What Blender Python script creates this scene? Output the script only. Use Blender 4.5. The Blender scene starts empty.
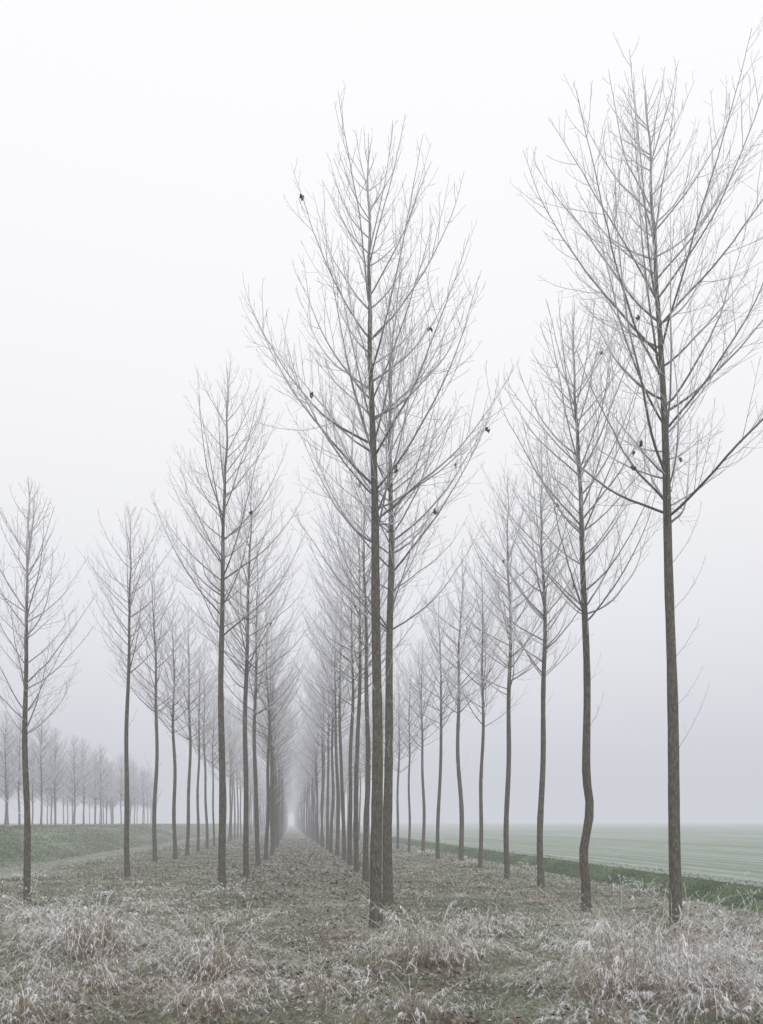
import bpy, math, random
import numpy as np
from mathutils import Vector

rng = np.random.default_rng(7)
scene = bpy.context.scene
col = scene.collection
TH = math.atan(0.1144)
CS, SN = math.cos(TH), math.sin(TH)

# ---------------------------------------------------------------- helpers
def new_mesh(name, V, F, attrs=None, colors=None, smooth=True):
    me = bpy.data.meshes.new(name)
    V = np.asarray(V, dtype=np.float32); F = np.asarray(F, dtype=np.int32)
    k = F.shape[1]
    me.vertices.add(len(V)); me.vertices.foreach_set("co", V.ravel())
    me.loops.add(F.size); me.loops.foreach_set("vertex_index", F.ravel())
    me.polygons.add(len(F)); me.polygons.foreach_set("loop_start", np.arange(0, F.size, k, dtype=np.int32))
    me.update(calc_edges=True)
    if smooth:
        me.shade_smooth()
    if attrs:
        for n, a in attrs.items():
            at = me.attributes.new(n, 'FLOAT', 'POINT')
            at.data.foreach_set("value", np.asarray(a, dtype=np.float32).ravel())
    if colors is not None:
        at = me.attributes.new("tint", 'FLOAT_COLOR', 'POINT')
        c = np.ones((len(V), 4), dtype=np.float32); c[:, :3] = colors
        at.data.foreach_set("color", c.ravel())
    return me

def add_obj(name, data, mat=None, kind=None, label=None, category=None, group=None, parent=None):
    o = bpy.data.objects.new(name, data)
    col.objects.link(o)
    if mat is not None and data is not None and len(data.materials) == 0:
        data.materials.append(mat)
    if kind: o["kind"] = kind
    if label: o["label"] = label
    if category: o["category"] = category
    if group: o["group"] = group
    if parent: o.parent = parent
    return o

def nrm(a):
    return a / np.maximum(np.linalg.norm(a, axis=-1, keepdims=True), 1e-9)

def tubes(P, R, m):
    n, k, _ = P.shape
    T = nrm(np.gradient(P, axis=1))
    mt = nrm(T.mean(axis=1))
    ref = np.where(np.abs(mt[:, 2:3]) > 0.8, np.array([[1., 0, 0]]), np.array([[0, 0, 1.]]))
    A = nrm(np.cross(T, np.repeat(ref[:, None, :], k, 1)))
    B = np.cross(T, A)
    a = np.linspace(0, 2 * np.pi, m, endpoint=False)
    V = P[:, :, None, :] + R[:, :, None, None] * (np.cos(a)[None, None, :, None] * A[:, :, None, :] + np.sin(a)[None, None, :, None] * B[:, :, None, :])
    idx = np.arange(n * k * m).reshape(n, k, m)
    nx = np.roll(idx, -1, axis=2)
    F = np.stack([idx[:, :-1], nx[:, :-1], nx[:, 1:], idx[:, 1:]], axis=-1).reshape(-1, 4)
    fr = np.repeat(R.reshape(-1), m)
    return V.reshape(-1, 3), F, fr

def merge(parts):
    Vs, Fs, Rs, off = [], [], [], 0
    for V, F, R in parts:
        Vs.append(V); Fs.append(F + off); Rs.append(R); off += len(V)
    return np.concatenate(Vs), np.concatenate(Fs), np.concatenate(Rs)

def W(lat, s):
    return lat * CS - s * SN, lat * SN + s * CS

def latof(x, y):
    return x * CS + y * SN

def noise2(x, y, f, seed=0):
    r = np.random.default_rng(seed)
    out = 0
    for i in range(6):
        a = r.uniform(0, 2 * np.pi); ff = f * r.uniform(0.6, 1.6)
        out = out + np.sin((x * np.cos(a) + y * np.sin(a)) * ff * 6.283 + r.uniform(0, 6.28) + 1.3 * np.sin((y * np.cos(a) - x * np.sin(a)) * ff * 4.1 + r.uniform(0, 6)))
    return out / 6.0

def height(x, y):
    L = latof(x, y)
    z = np.interp(L, [-18.5, -16.8, -14.2, -12.2, -11.6, -11.0, -8.2, -7.9, 8.0, 8.3, 9.6, 10.5, 11.5, 11.9],
                  [1.42, 1.36, 0.75, -0.15, -0.38, -0.12, -0.06, 0.0, 0.0, -0.03, -0.55, -0.6, 0.02, 0.0])
    d = np.sqrt(x * x + y * y)
    amp = np.clip(1.0 - d / 400.0, 0, 1)
    inner = np.clip((12.0 - np.abs(L)) / 4, 0.15, 1)
    z = z + amp * inner * (0.025 * noise2(x, y, 0.3, 1) + 0.022 * noise2(x, y, 0.9, 2))
    z = z + np.where(L < -12.5, (0.07 * noise2(x, y, 0.12, 5) + 0.05 * noise2(x, y, 0.5, 6)) * amp, 0)
    z = z + np.clip((L - 12) / 60, 0, 1) * np.clip((d - 60) * 0.0032, 0, 1.35)
    return z

# ---------------------------------------------------------------- materials
def mat_new(name):
    m = bpy.data.materials.new(name); m.use_nodes = True
    nt = m.node_tree; b = nt.nodes["Principled BSDF"]
    b.inputs["Roughness"].default_value = 0.9
    b.inputs["Specular IOR Level"].default_value = 0.15
    return m, nt, b

def ramp(nt, stops):
    r = nt.nodes.new("ShaderNodeValToRGB")
    els = r.color_ramp.elements
    while len(els) < len(stops): els.new(0.5)
    for e, (p, c) in zip(els, stops):
        e.position = p; e.color = (c[0], c[1], c[2], 1)
    return r

def noise_node(nt, scale, detail=6, vec=None, rough=0.6):
    n = nt.nodes.new("ShaderNodeTexNoise"); n.inputs["Scale"].default_value = scale
    n.inputs["Detail"].default_value = detail; n.inputs["Roughness"].default_value = rough
    if vec is not None: nt.links.new(vec, n.inputs["Vector"])
    return n

def mixc(nt, fac, a, b):
    m = nt.nodes.new("ShaderNodeMix"); m.data_type = 'RGBA'
    for sock, v in ((m.inputs[0], fac), (m.inputs[6], a), (m.inputs[7], b)):
        if hasattr(v, "is_output"): nt.links.new(v, sock)
        elif isinstance(v, (int, float)): sock.default_value = v
        else: sock.default_value = (v[0], v[1], v[2], 1)
    return m.outputs[2]

def math_node(nt, op, a, b=0.0, clamp=False):
    m = nt.nodes.new("ShaderNodeMath"); m.operation = op; m.use_clamp = clamp
    for s, v in ((m.inputs[0], a), (m.inputs[1], b)):
        if hasattr(v, "is_output"): nt.links.new(v, s)
        else: s.default_value = v
    return m.outputs[0]

bark, nt, b = mat_new("frosted_bark")
tc = nt.nodes.new("ShaderNodeTexCoord")
mp = nt.nodes.new("ShaderNodeMapping"); mp.inputs["Scale"].default_value = (1, 1, 0.35)
nt.links.new(tc.outputs["Object"], mp.inputs["Vector"])
n1 = noise_node(nt, 34, 7, mp.outputs[0], 0.75)
r1 = ramp(nt, [(0.34, (0.036, 0.029, 0.021)), (0.5, (0.108, 0.093, 0.067)), (0.66, (0.24, 0.22, 0.18))])
nt.links.new(n1.outputs["Fac"], r1.inputs[0])
n2 = noise_node(nt, 1.5, 3, tc.outputs["Object"], 0.6)
gfac = math_node(nt, 'MULTIPLY', math_node(nt, 'SUBTRACT', n2.outputs["Fac"], 0.38, True), 2.4, True)
gfac = math_node(nt, 'MULTIPLY', gfac, 0.5)
bc = mixc(nt, gfac, r1.outputs[0], (0.105, 0.105, 0.056))
n4 = noise_node(nt, 9, 6, tc.outputs["Object"], 0.7)
lf = math_node(nt, 'MULTIPLY', math_node(nt, 'SUBTRACT', n4.outputs["Fac"], 0.54, True), 2.5, True)
bc = mixc(nt, lf, bc, (0.21, 0.20, 0.165))
at = nt.nodes.new("ShaderNodeAttribute"); at.attribute_name = "frost"
geo = nt.nodes.new("ShaderNodeNewGeometry")
sx = nt.nodes.new("ShaderNodeSeparateXYZ"); nt.links.new(geo.outputs["Normal"], sx.inputs[0])
upf = math_node(nt, 'MULTIPLY_ADD', sx.outputs[2], 0.30)
upf.node.inputs[2].default_value = 0.80
n3 = noise_node(nt, 40, 2, tc.outputs["Object"])
ff = math_node(nt, 'MULTIPLY', at.outputs["Fac"], math_node(nt, 'ADD', upf, math_node(nt, 'MULTIPLY', math_node(nt, 'SUBTRACT', n3.outputs["Fac"], 0.5), 0.8)), True)
fc = mixc(nt, ff, bc, (0.92, 0.92, 0.98))
nt.links.new(fc, b.inputs["Base Color"])
bp = nt.nodes.new("ShaderNodeBump"); bp.inputs["Strength"].default_value = 0.6; bp.inputs["Distance"].default_value = 0.012
nt.links.new(n1.outputs["Fac"], bp.inputs["Height"]); nt.links.new(bp.outputs[0], b.inputs["Normal"])

grass_m, nt, b = mat_new("frosted_grass")
at = nt.nodes.new("ShaderNodeAttribute"); at.attribute_name = "tint"
nt.links.new(at.outputs["Color"], b.inputs["Base Color"])

leaf_m, nt, b = mat_new("withered_leaf")
tc = nt.nodes.new("ShaderNodeTexCoord"); n = noise_node(nt, 30, 3, tc.outputs["Object"])
r = ramp(nt, [(0.3, (0.05, 0.036, 0.028)), (0.7, (0.17, 0.13, 0.10))]); nt.links.new(n.outputs["Fac"], r.inputs[0])
nt.links.new(r.outputs[0], b.inputs["Base Color"])

def ground_mat(name, c_dark, c_mid, c_frost, sc=1.0, stretch=1.0, bump=0.6, rows=0.0):
    m, nt, b = mat_new(name)
    tc = nt.nodes.new("ShaderNodeTexCoord")
    mp = nt.nodes.new("ShaderNodeMapping"); mp.vector_type = 'TEXTURE'
    mp.inputs["Rotation"].default_value = (0, 0, TH)
    mp.inputs["Scale"].default_value = (1, stretch, 1)
    nt.links.new(tc.outputs["Object"], mp.inputs["Vector"])
    a = noise_node(nt, 0.5 * sc, 4, mp.outputs[0]); c = noise_node(nt, 9 * sc, 8, mp.outputs[0], 0.75)
    s = math_node(nt, 'ADD', math_node(nt, 'MULTIPLY', a.outputs["Fac"], 0.45), math_node(nt, 'MULTIPLY', c.outputs["Fac"], 0.55))
    if rows > 0:
        wv = nt.nodes.new("ShaderNodeTexWave"); wv.bands_direction = 'X'; wv.inputs["Scale"].default_value = 0.25
        wv.inputs["Distortion"].default_value = 2.2; wv.inputs["Detail"].default_value = 3
        nt.links.new(mp.outputs[0], wv.inputs["Vector"])
        s = math_node(nt, 'ADD', s, math_node(nt, 'MULTIPLY', math_node(nt, 'SUBTRACT', wv.outputs["Fac"], 0.5), rows))
    r = ramp(nt, [(0.38, c_dark), (0.5, c_mid), (0.62, c_frost)])
    nt.links.new(s, r.inputs[0]); nt.links.new(r.outputs[0], b.inputs["Base Color"])
    bp = nt.nodes.new("ShaderNodeBump"); bp.inputs["Strength"].default_value = bump; bp.inputs["Distance"].default_value = 0.05
    nt.links.new(c.outputs["Fac"], bp.inputs["Height"]); nt.links.new(bp.outputs[0], b.inputs["Normal"])
    return m
soil_m = ground_mat("frosted_rough_ground", (0.080, 0.070, 0.046), (0.19, 0.185, 0.128), (0.41, 0.415, 0.355))
field_m = ground_mat("frosted_field", (0.18, 0.225, 0.17), (0.25, 0.30, 0.238), (0.37, 0.42, 0.365), 0.5, 14.0, 0.2, 0.10)
ditch_m = ground_mat("ditch_grass", (0.035, 0.060, 0.022), (0.08, 0.12, 0.048), (0.18, 0.235, 0.125))
bank_m = ground_mat("bank_grass", (0.055, 0.075, 0.034), (0.12, 0.148, 0.08), (0.29, 0.325, 0.24), 0.8, 3.0)
track_m = ground_mat("frosted_track", (0.12, 0.125, 0.09), (0.24, 0.245, 0.20), (0.42, 0.425, 0.39), 1.0, 4.0)

# ---------------------------------------------------------------- terrain strips
S = np.concatenate([[-1900, -900, -400, -150, -60, -25, -10], np.arange(-4, 60, 0.35), np.geomspace(60, 2000, 90)])
def strip(name, lats, mat, label, category="ground"):
    lats = np.asarray(lats, float)
    L, SS = np.meshgrid(lats, S)
    X, Y = W(L, SS); Z = height(X, Y)
    V = np.stack([X, Y, Z], -1).reshape(-1, 3)
    a, c = L.shape
    idx = np.arange(a * c).reshape(a, c)
    F = np.stack([idx[:-1, :-1], idx[:-1, 1:], idx[1:, 1:], idx[1:, :-1]], -1).reshape(-1, 4)
    return add_obj(name, new_mesh(name, V, F), mat, kind="structure", label=label, category=category)
strip("ground", np.linspace(-8.0, 8.2, 55), soil_m, "rough frosted grass ground between the tree rows")
strip("ditch", np.linspace(8.2, 11.6, 25), ditch_m, "dark green grassy ditch along the field edge", "ditch")
strip("field", np.concatenate([np.linspace(11.6, 20, 9), np.geomspace(24, 2000, 34)]), field_m, "flat pale green field whitened by frost", "field")
strip("dirt_track", np.linspace(-11.2, -8.0, 10), track_m, "pale frosted farm track beside the grass bank", "path")
strip("grass_bank", np.linspace(-18.5, -11.2, 34), bank_m, "raised frosted green grass bank", "bank")
strip("field", np.concatenate([-np.geomspace(2000, 24, 30), [-20, -18.5]]), field_m, "raised frosted field behind the grass bank", "field")

# ---------------------------------------------------------------- trees
def unit(v):
    return v / max(np.linalg.norm(v), 1e-9)

def gen_tree(seed, H, cf, reach, r0, lean=(0, 0), wob=0.05, lod=1.0, shoots=0, twig=0.0032, prims=1.0, side=None, kink=0.0):
    H = H * 0.985
    r = np.random.default_rng(seed)
    k = 40
    t = np.linspace(0, 1, k)
    ph = r.uniform(0, 6.28, 4)
    def wb(f1, f2, a, c):
        q = wob * (np.sin(t * f1 + a) - np.sin(a)) + 0.45 * wob * (np.sin(t * f2 + c) - np.sin(c))
        return q - t * q[-1]
    up = np.clip((t - 0.6) / 0.4, 0, 1)
    ox = lean[0] * t ** 1.5 + wb(7, 19, ph[0], ph[1]) + 0.02 * up * np.sin(t * 60 + ph[0])
    ox = ox + kink * np.exp(-((t - 0.17) / 0.035) ** 2) - kink * 0.8 * np.exp(-((t - 0.09) / 0.03) ** 2)
    oy = lean[1] * t ** 1.5 + wb(6, 17, ph[2], ph[3]) + 0.02 * up * np.sin(t * 50 + ph[1])
    tp = np.stack([ox, oy, t * H], -1)
    tp[0, 2] = -0.12
    tr = r0 * (1 - t) ** 0.66 * (1 - 0.35 * np.clip((t - cf) / (1 - cf), 0, 1)) + 0.0035 + 0.3 * r0 * np.exp(-t * H / 0.16)
    tr *= 1 + 0.03 * r.standard_normal(k)
    trunk = tubes(tp[None], tr[None], 12)
    def at(z):
        return np.array([np.interp(z, tp[:, 2], tp[:, 0]), np.interp(z, tp[:, 2], tp[:, 1]), z]), np.interp(z, tp[:, 2], tr)
    z0 = H * cf
    prim, prad = [], []
    az = r.uniform(0, 6.28)
    z = z0
    kp = 18
    levels = []
    while z < H * 0.975:
        u = (z - z0) / (H - z0)
        n = int(round(r.uniform(3.6, 6.0) * prims))
        for i in range(n):
            levels.append((z + r.uniform(-0.12, 0.45) * (H / 13), i < 2))
        z += r.uniform(0.46, 0.74) * (H / 13)
    sector = r.uniform(0, 6.28)
    for z, strong in levels:
        if z > H * 0.975: continue
        u = max(0, (z - z0) / (H - z0))
        az += 2.4 + r.uniform(-0.5, 0.5)
        env = (1 - u) ** 0.66 * (0.92 + 1.2 * u * (1 - u))
        L = (reach / 0.67) * env * r.uniform(0.62, 1.02) + 0.2
        L *= 1 - 0.10 * max(0, math.cos(az - sector))
        if r.random() < 0.14: L *= 0.55
        L = min(L, (H * 0.985 - z) / 1.02 + r.uniform(0.03, 0.12))
        L = max(L, 0.14)
        a0 = math.radians(r.uniform(50, 70) * (1 - 0.32 * u))
        a1 = a0 * r.uniform(0.24, 0.62)
        if strong: a0 *= 0.95
        pw = r.uniform(0.6, 1.3)
        p, rb = at(z)
        pts = [p]
        aa = az; step = L / (kp - 1)
        w = 0
        for j in range(kp - 1):
            f = j / (kp - 2)
            w = 0.75 * w + r.normal(0, 0.045)
            el = a0 + (a1 - a0) * f ** pw + w
            aa += r.normal(0, 0.06)
            d = np.array([math.cos(aa) * math.sin(el), math.sin(aa) * math.sin(el), math.cos(el)])
            p = p + d * step; pts.append(p)
        rbb = min(rb * 0.38, 0.003 + 0.0040 * L)
        s = np.linspace(0, 1, kp)
        prim.append(pts); prad.append(rbb * (1 - s) ** 0.9 + twig)
    nmain = len(prim)
    for i in range(shoots):
        z = H * cf * r.uniform(0.5, 0.98)
        aa = r.uniform(0, 6.28); L = r.uniform(0.3, 1.0)
        a0 = math.radians(r.uniform(35, 65)); bend = r.uniform(0.4, 1.0)
        if side is not None:
            z = H * (0.20 + 0.055 * i)
            aa = side + r.uniform(-0.7, 0.7); L = r.uniform(0.8, 1.5)
            a0 = math.radians(r.uniform(32, 54)); bend = r.uniform(0.6, 1.0)
        p, rb = at(z); pts = [p]
        for j in range(kp - 1):
            el = a0 * (1 - bend * j / kp) + r.normal(0, 0.06)
            aa += r.normal(0, 0.05)
            p = p + np.array([math.cos(aa) * math.sin(el), math.sin(aa) * math.sin(el), math.cos(el)]) * L / (kp - 1); pts.append(p)
        s = np.linspace(0, 1, kp)
        prim.append(pts); prad.append(0.004 * (1 - s) + twig)
    P1 = np.array(prim); R1 = np.array(prad)
    def spawn(P, R, spacing, kk, lenf, lmin, lmax, s0, upb, spread, radk):
        n, k, _ = P.shape
        L = np.linalg.norm(np.diff(P, axis=1), axis=2).sum(1)
        out, rad = [], []
        T = nrm(np.gradient(P, axis=1))
        for i in range(n):
            sp = spacing * r.uniform(0.75, 1.35)
            c = int(max(1, round(L[i] * (1 - s0) / sp)))
            s = s0 + (1 - s0) * (np.arange(c) + r.uniform(0.0, 1.0, c)) / c
            s = np.minimum(s, 0.985)
            x = s * (k - 1); i0 = np.floor(x).astype(int); f = (x - i0)[:, None]
            b0 = P[i, i0] * (1 - f) + P[i, np.minimum(i0 + 1, k - 1)] * f
            tt = T[i, i0]
            rv = r.standard_normal((c, 3)); rv[:, 2] *= 0.6
            pp = nrm(rv - (rv * tt).sum(1, keepdims=True) * tt)
            ang = np.radians(r.uniform(spread[0], spread[1], c))[:, None]
            d = nrm(np.cos(ang) * tt + np.sin(ang) * pp + np.array([0, 0, upb * 0.4]))
            ln = np.clip(lenf * L[i] * (1.2 - s) * r.uniform(0.4, 1.45, c), lmin, lmax) * r.uniform(0.7, 1.15, c)
            pts = [b0]; p = b0
            for j in range(kk - 1):
                d = nrm(d + np.array([0, 0, upb * 0.8]) * r.uniform(0.3, 1.5, (c, 1)) + r.normal(0, 0.065, (c, 3)))
                p = p + d * (ln / (kk - 1))[:, None]; pts.append(p)
            out.append(np.stack(pts, 1))
            ss = np.linspace(0, 1, kk)[None]
            rb = np.minimum(R[i, i0] * 0.65, twig + radk * ln)[:, None]
            rad.append(rb * (1 - ss) + twig * 0.7 * ss)
        return np.concatenate(out), np.concatenate(rad)
    P2, R2 = spawn(P1[:nmain], R1[:nmain], 0.165 / lod, 7, 0.37, 0.12, 1.3, 0.10, 0.18, (28, 56), 0.0024)
    P3, R3 = spawn(P2, R2, 0.175 / lod, 4, 0.42, 0.06, 0.40, 0.15, 0.15, (28, 60), 0.001)
    pieces = [tubes(P1, R1, 6), tubes(P2, R2, 4), tubes(P3, R3, 3)]
    limb_v = np.concatenate([P1[:nmain, 8:16].reshape(-1, 3), P2[:, 1:4].reshape(-1, 3)])
    if shoots:
        P4, R4 = spawn(P1[nmain:], R1[nmain:], 0.22, 4, 0.22, 0.08, 0.4, 0.25, 0.15, (26, 50), 0.001)
        pieces.append(tubes(P4, R4, 3))
    crown = merge(pieces)
    def fr(R): return np.clip((0.019 - R) / 0.012, 0.0, 1)
    mt = new_mesh("trunk", trunk[0], trunk[1], {"frost": np.clip(np.clip((0.028 - trunk[2]) / 0.025, 0, 1), 0.04, 1)})
    mc = new_mesh("crown", crown[0], crown[1], {"frost": np.clip(fr(crown[2]), 0.1, 1)})
    mt.materials.append(bark); mc.materials.append(bark)
    return mt, mc, limb_v

def leaf_clump_mesh(seed):
    r = np.random.default_rng(seed)
    V, F = [], []
    nl = int(r.integers(6, 12))
    for i in range(nl):
        c = r.normal(0, 0.014, 3) * np.array([1, 1, 1.4]) - np.array([0, 0, 0.018])
        a = unit(np.array([r.normal(0, 0.5), r.normal(0, 0.5), -1])); bb = unit(np.cross(a, r.standard_normal(3))); nn = np.cross(a, bb)
        l = r.uniform(0.026, 0.042); w = l * 0.6
        base = len(V)
        for q, (s, t_, h) in enumerate([(-1, 0, 0), (-0.1, 1, 0.5), (1, 0, -0.2), (-0.1, -1, 0.5)]):
            V.append(c + a * s * l + bb * t_ * w + nn * h * l)
        F.append([base, base + 1, base + 2, base + 3])
    return new_mesh("withered_leaf_clump", V, F, smooth=False)

def place_tree(x, y, mt, mc, rotz, sc, label, group):
    z = float(height(np.array(x), np.array(y)))
    e = add_obj("poplar_tree", None, label=label, category="tree", group=group)
    e.empty_display_size = 0.5
    e.location = (x, y, z); e.rotation_euler = (0, 0, rotz); e.scale = (sc[0], sc[0], sc[1])
    a = add_obj("trunk", mt, parent=e); c = add_obj("crown", mc, parent=e)
    return e

G1 = "poplars planted in long straight rows"
plain = "slender bare poplar tree, frosted twigs, rooted in frosted grass"
hero = [
 (-0.084, 12.2, 12.3, 0.49, 2.25, 0.090, (-0.13, 0), 0.02, 4, "tall bare poplar with dense frosted ovoid crown on frosted grass", [(-1.0, 10.9), (0.3, 7.3), (-0.9, 8.0), (0.8, 9.2)]),
 (0.13, 15.6, 12.3, 0.44, 2.4, 0.092, (0.02, 0), 0.022, 4, "bare frosted poplar with a few withered leaves still hanging", [(1.6, 9.3), (1.8, 8.7), (-0.6, 8.4), (0.9, 7.6)]),
 (4.57, 12.4, 13.5, 0.47, 2.75, 0.092, (-0.46, 0.1), 0.015, 5, "tall leaning bare poplar with wide frosted crown and low shoots", [(-0.8, 6.95), (1.16, 7.2), (-0.72, 7.2), (0.1, 7.0), (-1.0, 8.6), (0.7, 8.0)]),
 (3.68, 14.4, 11.2, 0.46, 2.2, 0.082, (-0.22, 0), 0.03, 3, "bare poplar with kinked lower trunk and frosted twigs", [(0.16, 9.9), (-0.5, 7.4), (0.6, 8.0)]),
 (3.93, 19.7, 11.4, 0.47, 2.1, 0.078, (0.0, 0), 0.05, 3, plain, [(0.6, 7.2), (-0.9, 8.0)]),
 (3.61, 22.9, 12.0, 0.45, 2.15, 0.078, (0.0, 0), 0.05, 3, plain, [(-0.7, 6.9), (0.5, 8.9)]),
 (-3.81, 19.1, 12.9, 0.47, 2.35, 0.088, (0.12, 0), 0.03, 3, "bare poplar with straight trunk and broad frosted crown", [(0.9, 8.6)]),
 (-3.94, 23.3, 12.4, 0.46, 2.3, 0.084, (0.12, 0), 0.04, 3, plain, [(0.9, 7.1)]),
 (-6.73, 15.2, 8.3, 0.38, 1.5, 0.062, (0.02, 0), 0.02, 3, "small young bare poplar with thin frosted branches and low crown", []),
 (-7.40, 23.3, 11.1, 0.53, 1.9, 0.076, (0.05, 0), 0.04, 3, plain, []),
 (-0.43, 22.0, 12.0, 0.47, 2.1, 0.076, (0.0, 0), 0.04, 3, plain, []),
]
for i, (x, y, H, cf, reach, r0, lean, wob, sh, lab, lt) in enumerate(hero):
    mt, mc, cv = gen_tree(340 + i, H, cf, reach, r0, lean, wob, 1.0, sh, prims=0.9 if i == 8 else 1.15, side=0.0 if i == 2 else None, kink=0.07 if i == 3 else 0.0)
    e = place_tree(x, y, mt, mc, 0.0, (1, 1), lab, G1)
    for j, (lx, lz) in enumerate(lt):
        d = np.hypot(cv[:, 0] - lx, cv[:, 2] - lz); v = cv[int(np.argmin(d))]
        o = add_obj("withered_leaf_clump", leaf_clump_mesh(500 + i * 10 + j), leaf_m, parent=e)
        o.location = (float(v[0]), float(v[1]), float(v[2]))

variants = [gen_tree(420 + i, 12.1, cf, rc, 0.080, (ln, 0), 0.05, 1.0, 3, 0.0041, prims=1.08)[:2]
            for i, (cf, rc, ln) in enumerate([(0.45, 2.35, 0.1), (0.48, 2.15, -0.1), (0.41, 2.45, 0.0), (0.51, 2.25, 0.15), (0.46, 2.2, -0.05), (0.48, 2.45, 0.05), (0.42, 2.15, 0.0), (0.47, 2.35, -0.15)])]
wide = [gen_tree(460 + i, 12.0, cf, rc, 0.095, (ln, 0), 0.05, 0.95, 2, 0.0076, prims=1.15)[:2]
            for i, (cf, rc, ln) in enumerate([(0.25, 2.8, 0.1), (0.29, 2.6, -0.1), (0.23, 3.0, 0.0)])]
rp = random.Random(11)
rest = [(3.5, 28.4), (3.26, 32.8), (2.51, 35.6), (2.07, 40), (1.52, 44), (1.0, 49.2),
        (-0.80, 26), (-1.18, 30), (-1.59, 34), (-2.14, 38.5), (-2.71, 43),
        (-4.6, 29.8), (-5.0, 34.6), (-5.34, 39.0),
        (-9.29, 32.8), (-9.0, 34.9), (-9.43, 38.8), (-10.1, 44), (-10.7, 49), (-11.4, 54.5)]
far = []
for lat, y0 in ((6.5, 53.5), (2.1, 47.3), (-0.95, 43.2), (-5.15, 59)):
    y = y0
    while y < 420:
        xx = lat * 1.0065 - 0.1144 * y + rp.uniform(-0.12, 0.12)
        (rest if y < 245 else far).append((xx, y + rp.uniform(-0.3, 0.3)))
        y += 4.25
for x, y in rest:
    mt, mc = variants[rp.randrange(len(variants))]
    h = rp.uniform(0.90, 1.08)
    place_tree(x, y, mt, mc, rp.uniform(0, 6.28), (h * rp.uniform(0.92, 1.15), h), plain, G1)

G2 = "poplars on the raised field behind the bank"
for lat, ya, yb, st in ((-24, 71, 146, 4.6), (-29, 84, 152, 4.8), (-35, 98, 162, 5.0)):
    y = ya
    while y < yb:
        L = lat + rp.uniform(-1.0, 1.0)
        mt, mc = wide[rp.randrange(len(wide))]
        h = rp.uniform(0.78, 0.94) + (0.03 if y < 95 else 0.0)
        place_tree(L * 1.0065 - 0.1144 * y, y + rp.uniform(-1.2, 1.2), mt, mc, rp.uniform(0, 6.28), (h * 1.05, h), "broad bare poplar faded by fog on raised frosted field", G2)
        y += st

ft, fcw, _ = gen_tree(777, 12.0, 0.46, 2.3, 0.08, (0, 0), 0.05, 0.4, 0, 0.010)
def grab(me):
    V = np.empty(len(me.vertices) * 3, np.float32); me.vertices.foreach_get("co", V)
    F = np.empty(len(me.loops), np.int32); me.loops.foreach_get("vertex_index", F)
    a = np.empty(len(me.vertices), np.float32); me.attributes["frost"].data.foreach_get("value", a)
    return V.reshape(-1, 3), F.reshape(-1, 4), a
base = merge([grab(ft), grab(fcw)])
parts = []
for x, y in far:
    a = rp.uniform(0, 6.28); h = rp.uniform(0.93, 1.08)
    V = base[0] * h
    V2 = np.stack([V[:, 0] * math.cos(a) - V[:, 1] * math.sin(a) + x, V[:, 0] * math.sin(a) + V[:, 1] * math.cos(a) + y, V[:, 2]], -1)
    parts.append((V2, base[1], base[2]))
m = merge(parts)
add_obj("distant_poplar_rows", new_mesh("distant_poplar_rows", m[0], m[1], {"frost": m[2]}), bark, kind="stuff",
        label="bare poplar rows dissolving into fog", category="trees")

# ---------------------------------------------------------------- grass
def blades(P0, h, d, k, w, c0, c1, wa=None):
    n = len(P0)
    s = np.array([0, 0.36, 0.7, 1.0])
    hor = d[:, None, :] * (s ** 1.8)[None, :, None]
    z = h[:, None] * (s[None] - k[:, None] * s[None] ** 2.4)
    C = np.zeros((n, 4, 3)); C[:, :, :2] = P0[:, None, :2] + hor; C[:, :, 2] = P0[:, None, 2] + z
    a = rng.uniform(0, np.pi, n) if wa is None else wa
    side = np.stack([np.cos(a), np.sin(a), np.zeros(n)], -1)
    ww = w[:, None] * np.array([0.9, 1.0, 0.75, 0.12])[None] * 0.5
    V = np.stack([C - side[:, None] * ww[..., None], C + side[:, None] * ww[..., None]], 2)
    idx = np.arange(n * 8).reshape(n, 4, 2)
    F = np.stack([idx[:, :-1, 0], idx[:, :-1, 1], idx[:, 1:, 1], idx[:, 1:, 0]], -1).reshape(-1, 4)
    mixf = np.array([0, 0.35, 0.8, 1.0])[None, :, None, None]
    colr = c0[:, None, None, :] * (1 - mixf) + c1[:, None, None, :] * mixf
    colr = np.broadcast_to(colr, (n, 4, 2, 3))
    return V.reshape(-1, 3), F, colr.reshape(-1, 3)

N = 400000
Y = np.exp(rng.uniform(math.log(4.6), math.log(120), N))
X = rng.uniform(-1, 1, N) * (Y * 0.60 + 1.2)
L = latof(X, Y)
tuss = noise2(X, Y, 0.8, 21) * 0.6 + noise2(X, Y, 2.2, 22) * 0.4
patch = noise2(X, Y, 0.2, 23)
patch2 = noise2(X, Y, 0.55, 24)
red = noise2(X, Y, 0.35, 27)
lane = np.exp(-((L - 0.4) / 1.3) ** 2) * np.clip((Y - 9) / 6, 0, 1)
keep = (L > -18.0) & (L < 12.6)
keep &= ~((L > -11.0) & (L < -8.8) & (rng.random(N) < 0.35))
keep &= rng.random(N) < np.clip(0.88 + tuss * 0.8 - 0.16 * lane, 0.25, 1)
X, Y, L, tuss, patch, patch2, lane, red = [q[keep] for q in (X, Y, L, tuss, patch, patch2, lane, red)]
n = len(X)
Z = height(X, Y)
edge = (L < -8.4) | (L > 8.6)
h = (0.036 + 0.11 * np.clip(tuss + 0.12, 0, 1.3) ** 1.7) * rng.uniform(0.6, 1.7, n) * np.clip(Y / 14, 1.0, 1.3) * (1 - 0.3 * lane)
track = (L > -10.6) & (L < -8.8)
h[track] *= 0.6
h[(L < -11.3)] *= 1.5
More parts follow.
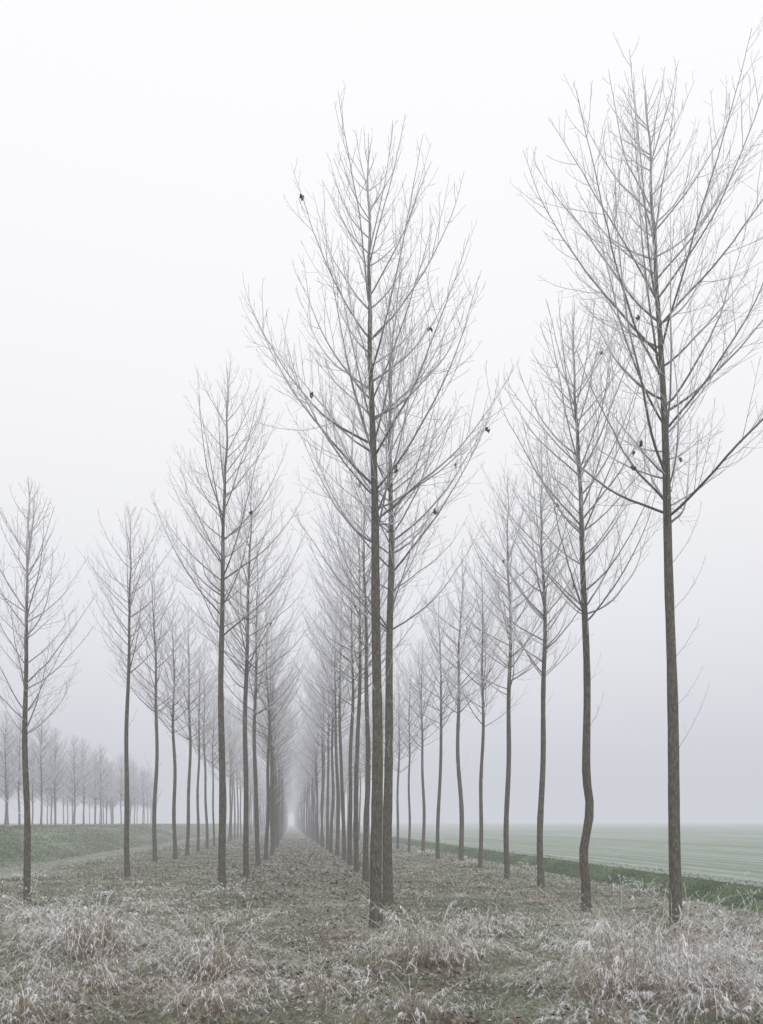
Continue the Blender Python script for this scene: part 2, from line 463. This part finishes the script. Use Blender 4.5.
dd = rng.uniform(0, 2 * np.pi, n); ln = h * rng.uniform(0.2, 1.4, n)
d = np.stack([np.cos(dd) * ln, np.sin(dd) * ln], -1)
k = rng.uniform(0.0, 0.65, n)
w = np.maximum(0.0044, Y / 800 * 0.72) * rng.uniform(0.6, 1.4, n)
straw = np.array([0.38, 0.29, 0.185]); brown = np.array([0.235, 0.145, 0.095]); green = np.array([0.118, 0.185, 0.062]); frost = np.array([0.80, 0.82, 0.80])
u = rng.random(n)[:, None]
gw = np.clip(0.64 + 1.0 * patch - 0.45 * np.clip(tuss, -1, 1) - 0.1 * lane, 0.08, 0.98)[:, None]
gw = np.where(edge[:, None], 0.92, gw)
base_c = np.where(rng.random(n)[:, None] < gw, green, np.where(u < 0.5 - 0.6 * red[:, None], straw, brown))
base_c = base_c * rng.uniform(0.6, 1.35, (n, 1))
dg = (L > 9.2) & (L < 11.5)
base_c[dg] = np.array([0.072, 0.120, 0.042]) * rng.uniform(0.7, 1.4, (dg.sum(), 1))
fz = np.clip(rng.uniform(0.0, 0.78, (n, 1)) ** 1.2 + 0.34 * patch2[:, None] + 0.18 * tuss[:, None] + np.clip(Y / 50, 0, .22)[:, None], 0, 0.92)
fz[dg] *= 0.25
bk = L < -11.3
fz[bk] *= 0.7
verge = ((L > 7.2) & (L < 9.0)) | (L > 11.3)
fz[track | verge] = np.clip(fz[track | verge] + 0.25, 0, 0.95)
c1 = base_c * (1 - fz) + frost * fz
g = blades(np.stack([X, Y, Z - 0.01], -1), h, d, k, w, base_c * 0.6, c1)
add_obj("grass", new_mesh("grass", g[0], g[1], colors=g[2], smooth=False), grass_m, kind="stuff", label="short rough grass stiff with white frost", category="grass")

# tall dry grass clumps : x, y, density, height, radius
cl = [(2.45, 7.4, 3.4, 1.0, .28), (2.1, 7.1, 1.4, .72, .2), (2.95, 7.7, 1.8, .78, .2), (3.4, 8.2, .8, .5, .2), (0.5, 8.9, 1.9, .72, .2), (0.95, 9.1, .7, .48, .18),
      (-1.75, 8.4, 1.9, .66, .2), (-1.45, 6.7, 1.1, .46, .16), (-2.75, 7.5, 1.7, .64, .2), (-3.5, 9.8, 3.0, .78, .28), (-4.3, 10.8, 1.6, .56, .28), (-2.1, 12.5, .7, .36, .2),
      (0.25, 6.5, .6, .42, .12), (1.6, 11.5, .6, .38, .2), (3.2, 10.9, .8, .42, .22), (5.0, 11.0, 1.3, .54, .28), (-5.6, 13.0, 1.1, .48, .3),
      (-2.9, 6.4, 1.2, .52, .15), (2.7, 6.5, 1.5, .60, .2), (-0.1, 8.2, .35, .42, .08), (4.3, 9.4, 1.0, .48, .2)]
r2 = random.Random(5)
for i in range(110):
    y = math.exp(r2.uniform(math.log(6), math.log(50))); x = r2.uniform(-0.6, 0.6) * y
    la = latof(x, y)
    if not (-7.8 < la < 8.2): continue
    if y > 9 and abs(la - 0.4) < 1.3: continue
    bad = False
    for hr in hero[:4]:
        if y < hr[1] + 0.3 and y > hr[1] - 3.5 and abs(x - hr[0] * y / hr[1]) < 0.5: bad = True
    if bad: continue
    big = r2.random() < 0.15
    cl.append((x, y, r2.uniform(0.4, 0.8) if big else r2.uniform(0.05, 0.2), r2.uniform(0.28, 0.4) if big else r2.uniform(0.14, 0.28), r2.uniform(0.08, 0.2)))
parts = []
russet = np.array([0.27, 0.15, 0.09])
for (cx, cy, dens, hh, sg) in cl:
    n = int(120 * dens) + 3
    px = cx + rng.normal(0, sg, n); py = cy + rng.normal(0, sg, n)
    pz = height(px, py) - 0.01
    hg = hh * rng.uniform(0.35, 1.2, n) ** 1.2 * 1.55
    out = np.arctan2(py - cy, px - cx) + rng.normal(0, 0.6, n)
    ln = hg * rng.uniform(0.25, 1.0, n)
    d = np.stack([np.cos(out) * ln, np.sin(out) * ln], -1)
    k = rng.uniform(0.3, 0.95, n)
    w = np.maximum(0.0052, cy / 800 * 0.55) * rng.uniform(0.6, 1.2, n)
    bc_ = np.where(rng.random((n, 1)) < 0.5, straw * 1.0, russet) * rng.uniform(0.7, 1.3, (n, 1))
    f = rng.uniform(0.5, 1.0, (n, 1)); c1 = bc_ * (1 - f) + np.array([0.96, 0.97, 0.99]) * f
    parts.append(blades(np.stack([px, py, pz], -1), hg, d, k, w, bc_ * 0.75, c1))
    pick = np.where(rng.random(n) < 0.5)[0]
    for rep in range(20):
        s = 1 - 0.5 * rng.random(len(pick)) ** 1.3
        fx = px[pick] + d[pick, 0] * s ** 1.8; fy = py[pick] + d[pick, 1] * s ** 1.8
        fz_ = pz[pick] + hg[pick] * (s - k[pick] * s ** 2.4)
        q = len(pick); an = out[pick] + rng.normal(0, 0.7, q); fl = rng.uniform(0.015, 0.05, q) * (0.6 + hh)
        dv = np.stack([np.cos(an) * fl, np.sin(an) * fl], -1)
        cc = np.array([0.96, 0.97, 0.99]) * rng.uniform(0.88, 1.0, (q, 1))
        parts.append(blades(np.stack([fx, fy, fz_], -1), fl * rng.uniform(-1.6, 0.3, q), dv, np.full(q, 0.3), w[pick] * 0.85, cc * 0.96, cc))
m = merge(parts)
add_obj("tall_dry_grass", new_mesh("tall_dry_grass", m[0], m[1], colors=m[2], smooth=False), grass_m, kind="stuff",
        label="drooping straw coloured tall grass tufts coated in frost", category="grass")

# fallen leaves
n = 26000
Y = np.exp(rng.uniform(math.log(5), math.log(80), n)); L = np.where(rng.random(n) < 0.55, rng.normal(0.4, 1.3, n), rng.normal(0.4, 4.0, n))
L = np.clip(L, -8, 8)
X = L - 0.1144 * Y
cln = noise2(X, Y, 0.8, 31)
kp_ = rng.random(n) < np.clip(0.4 + cln, 0.04, 1)
Y, L, X = Y[kp_], L[kp_], X[kp_]; n = len(X)
Z = height(X, Y) + rng.uniform(0.015, 0.05, n)
a = nrm(rng.standard_normal((n, 3)) * np.array([1, 1, 0.3])); b_ = nrm(np.cross(a, rng.standard_normal((n, 3)) * np.array([.5, .5, 1])))
sz = (rng.uniform(0.02, 0.036, n) * np.clip(Y / 13, 1, 1.8))[:, None]
C = np.stack([X, Y, Z], -1); nn = np.cross(a, b_)
V = np.stack([C - a * sz, C + b_ * sz * .7 + nn * sz * .3, C + a * sz, C - b_ * sz * .7 + nn * sz * .3], 1).reshape(-1, 3)
F = np.arange(n * 4).reshape(n, 4)
cc = np.array([0.155, 0.105, 0.073]) * rng.uniform(0.5, 1.6, (n, 1)); fm = rng.uniform(0, 0.8, (n, 1)) ** 1.6; cc = cc * (1 - fm) + 0.6 * fm
add_obj("fallen_leaves", new_mesh("fallen_leaves", V, F, colors=np.repeat(cc, 4, 0), smooth=False), grass_m, kind="stuff",
        label="brown fallen poplar leaves rimmed with frost on grass", category="leaves")

# ---------------------------------------------------------------- fog layer
SIG = 0.0040
fog = bpy.data.materials.new("freezing_fog")
fog.use_nodes = True; nt = fog.node_tree; nt.nodes.clear()
o_ = nt.nodes.new("ShaderNodeOutputMaterial"); ad = nt.nodes.new("ShaderNodeAddShader")
ab = nt.nodes.new("ShaderNodeVolumeAbsorption"); ab.inputs["Color"].default_value = (0, 0, 0, 1); ab.inputs["Density"].default_value = SIG
em = nt.nodes.new("ShaderNodeEmission"); em.inputs["Color"].default_value = (0.625, 0.638, 0.695, 1); em.inputs["Strength"].default_value = SIG
nt.links.new(ab.outputs[0], ad.inputs[0]); nt.links.new(em.outputs[0], ad.inputs[1]); nt.links.new(ad.outputs[0], o_.inputs["Volume"])
q = 1500; HT = 70
V = [(-q, -q, -4), (q, -q, -4), (q, q, -4), (-q, q, -4), (-q, -q, HT), (q, -q, HT), (q, q, HT), (-q, q, HT)]
F = [(0, 3, 2, 1), (4, 5, 6, 7), (0, 1, 5, 4), (1, 2, 6, 5), (2, 3, 7, 6), (3, 0, 4, 7)]
add_obj("sky", new_mesh("sky", V, F, smooth=False), fog, kind="structure", label="pale white freezing fog under overcast sky", category="sky")

# ---------------------------------------------------------------- world, sun
w = bpy.data.worlds.new("World"); scene.world = w; w.use_nodes = True
nt = w.node_tree; bg = nt.nodes["Background"]
sky = nt.nodes.new("ShaderNodeTexSky"); sky.sky_type = 'NISHITA'; sky.sun_disc = False
EL, ROT = math.radians(38), math.radians(150)
sky.sun_elevation = EL; sky.sun_rotation = ROT
nt.links.new(mixc(nt, 0.9, sky.outputs[0], (12.8, 12.6, 12.5)), bg.inputs["Color"])
bg.inputs["Strength"].default_value = 0.1
sd = bpy.data.lights.new("sun", 'SUN'); sd.energy = 0.9; sd.angle = math.radians(25); sd.color = (1, 0.97, 0.93)
so = bpy.data.objects.new("sun", sd); col.objects.link(so)
dirv = Vector((math.sin(ROT) * math.cos(EL), math.cos(ROT) * math.cos(EL), math.sin(EL)))
so.rotation_euler = dirv.to_track_quat('Z', 'Y').to_euler()
so.location = (0, 0, 30)

# ---------------------------------------------------------------- camera
cd = bpy.data.cameras.new("camera"); cam = bpy.data.objects.new("camera", cd); col.objects.link(cam)
cam.location = (0, 0, 1.6); cam.rotation_euler = (math.radians(90), 0, 0)
cd.sensor_width = 36; cd.lens = 800 / 1024 * 36; cd.shift_y = 311 / 1024; cd.clip_end = 6000; cd.clip_start = 0.05
scene.camera = cam
scene.view_settings.view_transform = 'Standard'; scene.view_settings.look = 'None'; scene.view_settings.exposure = 0
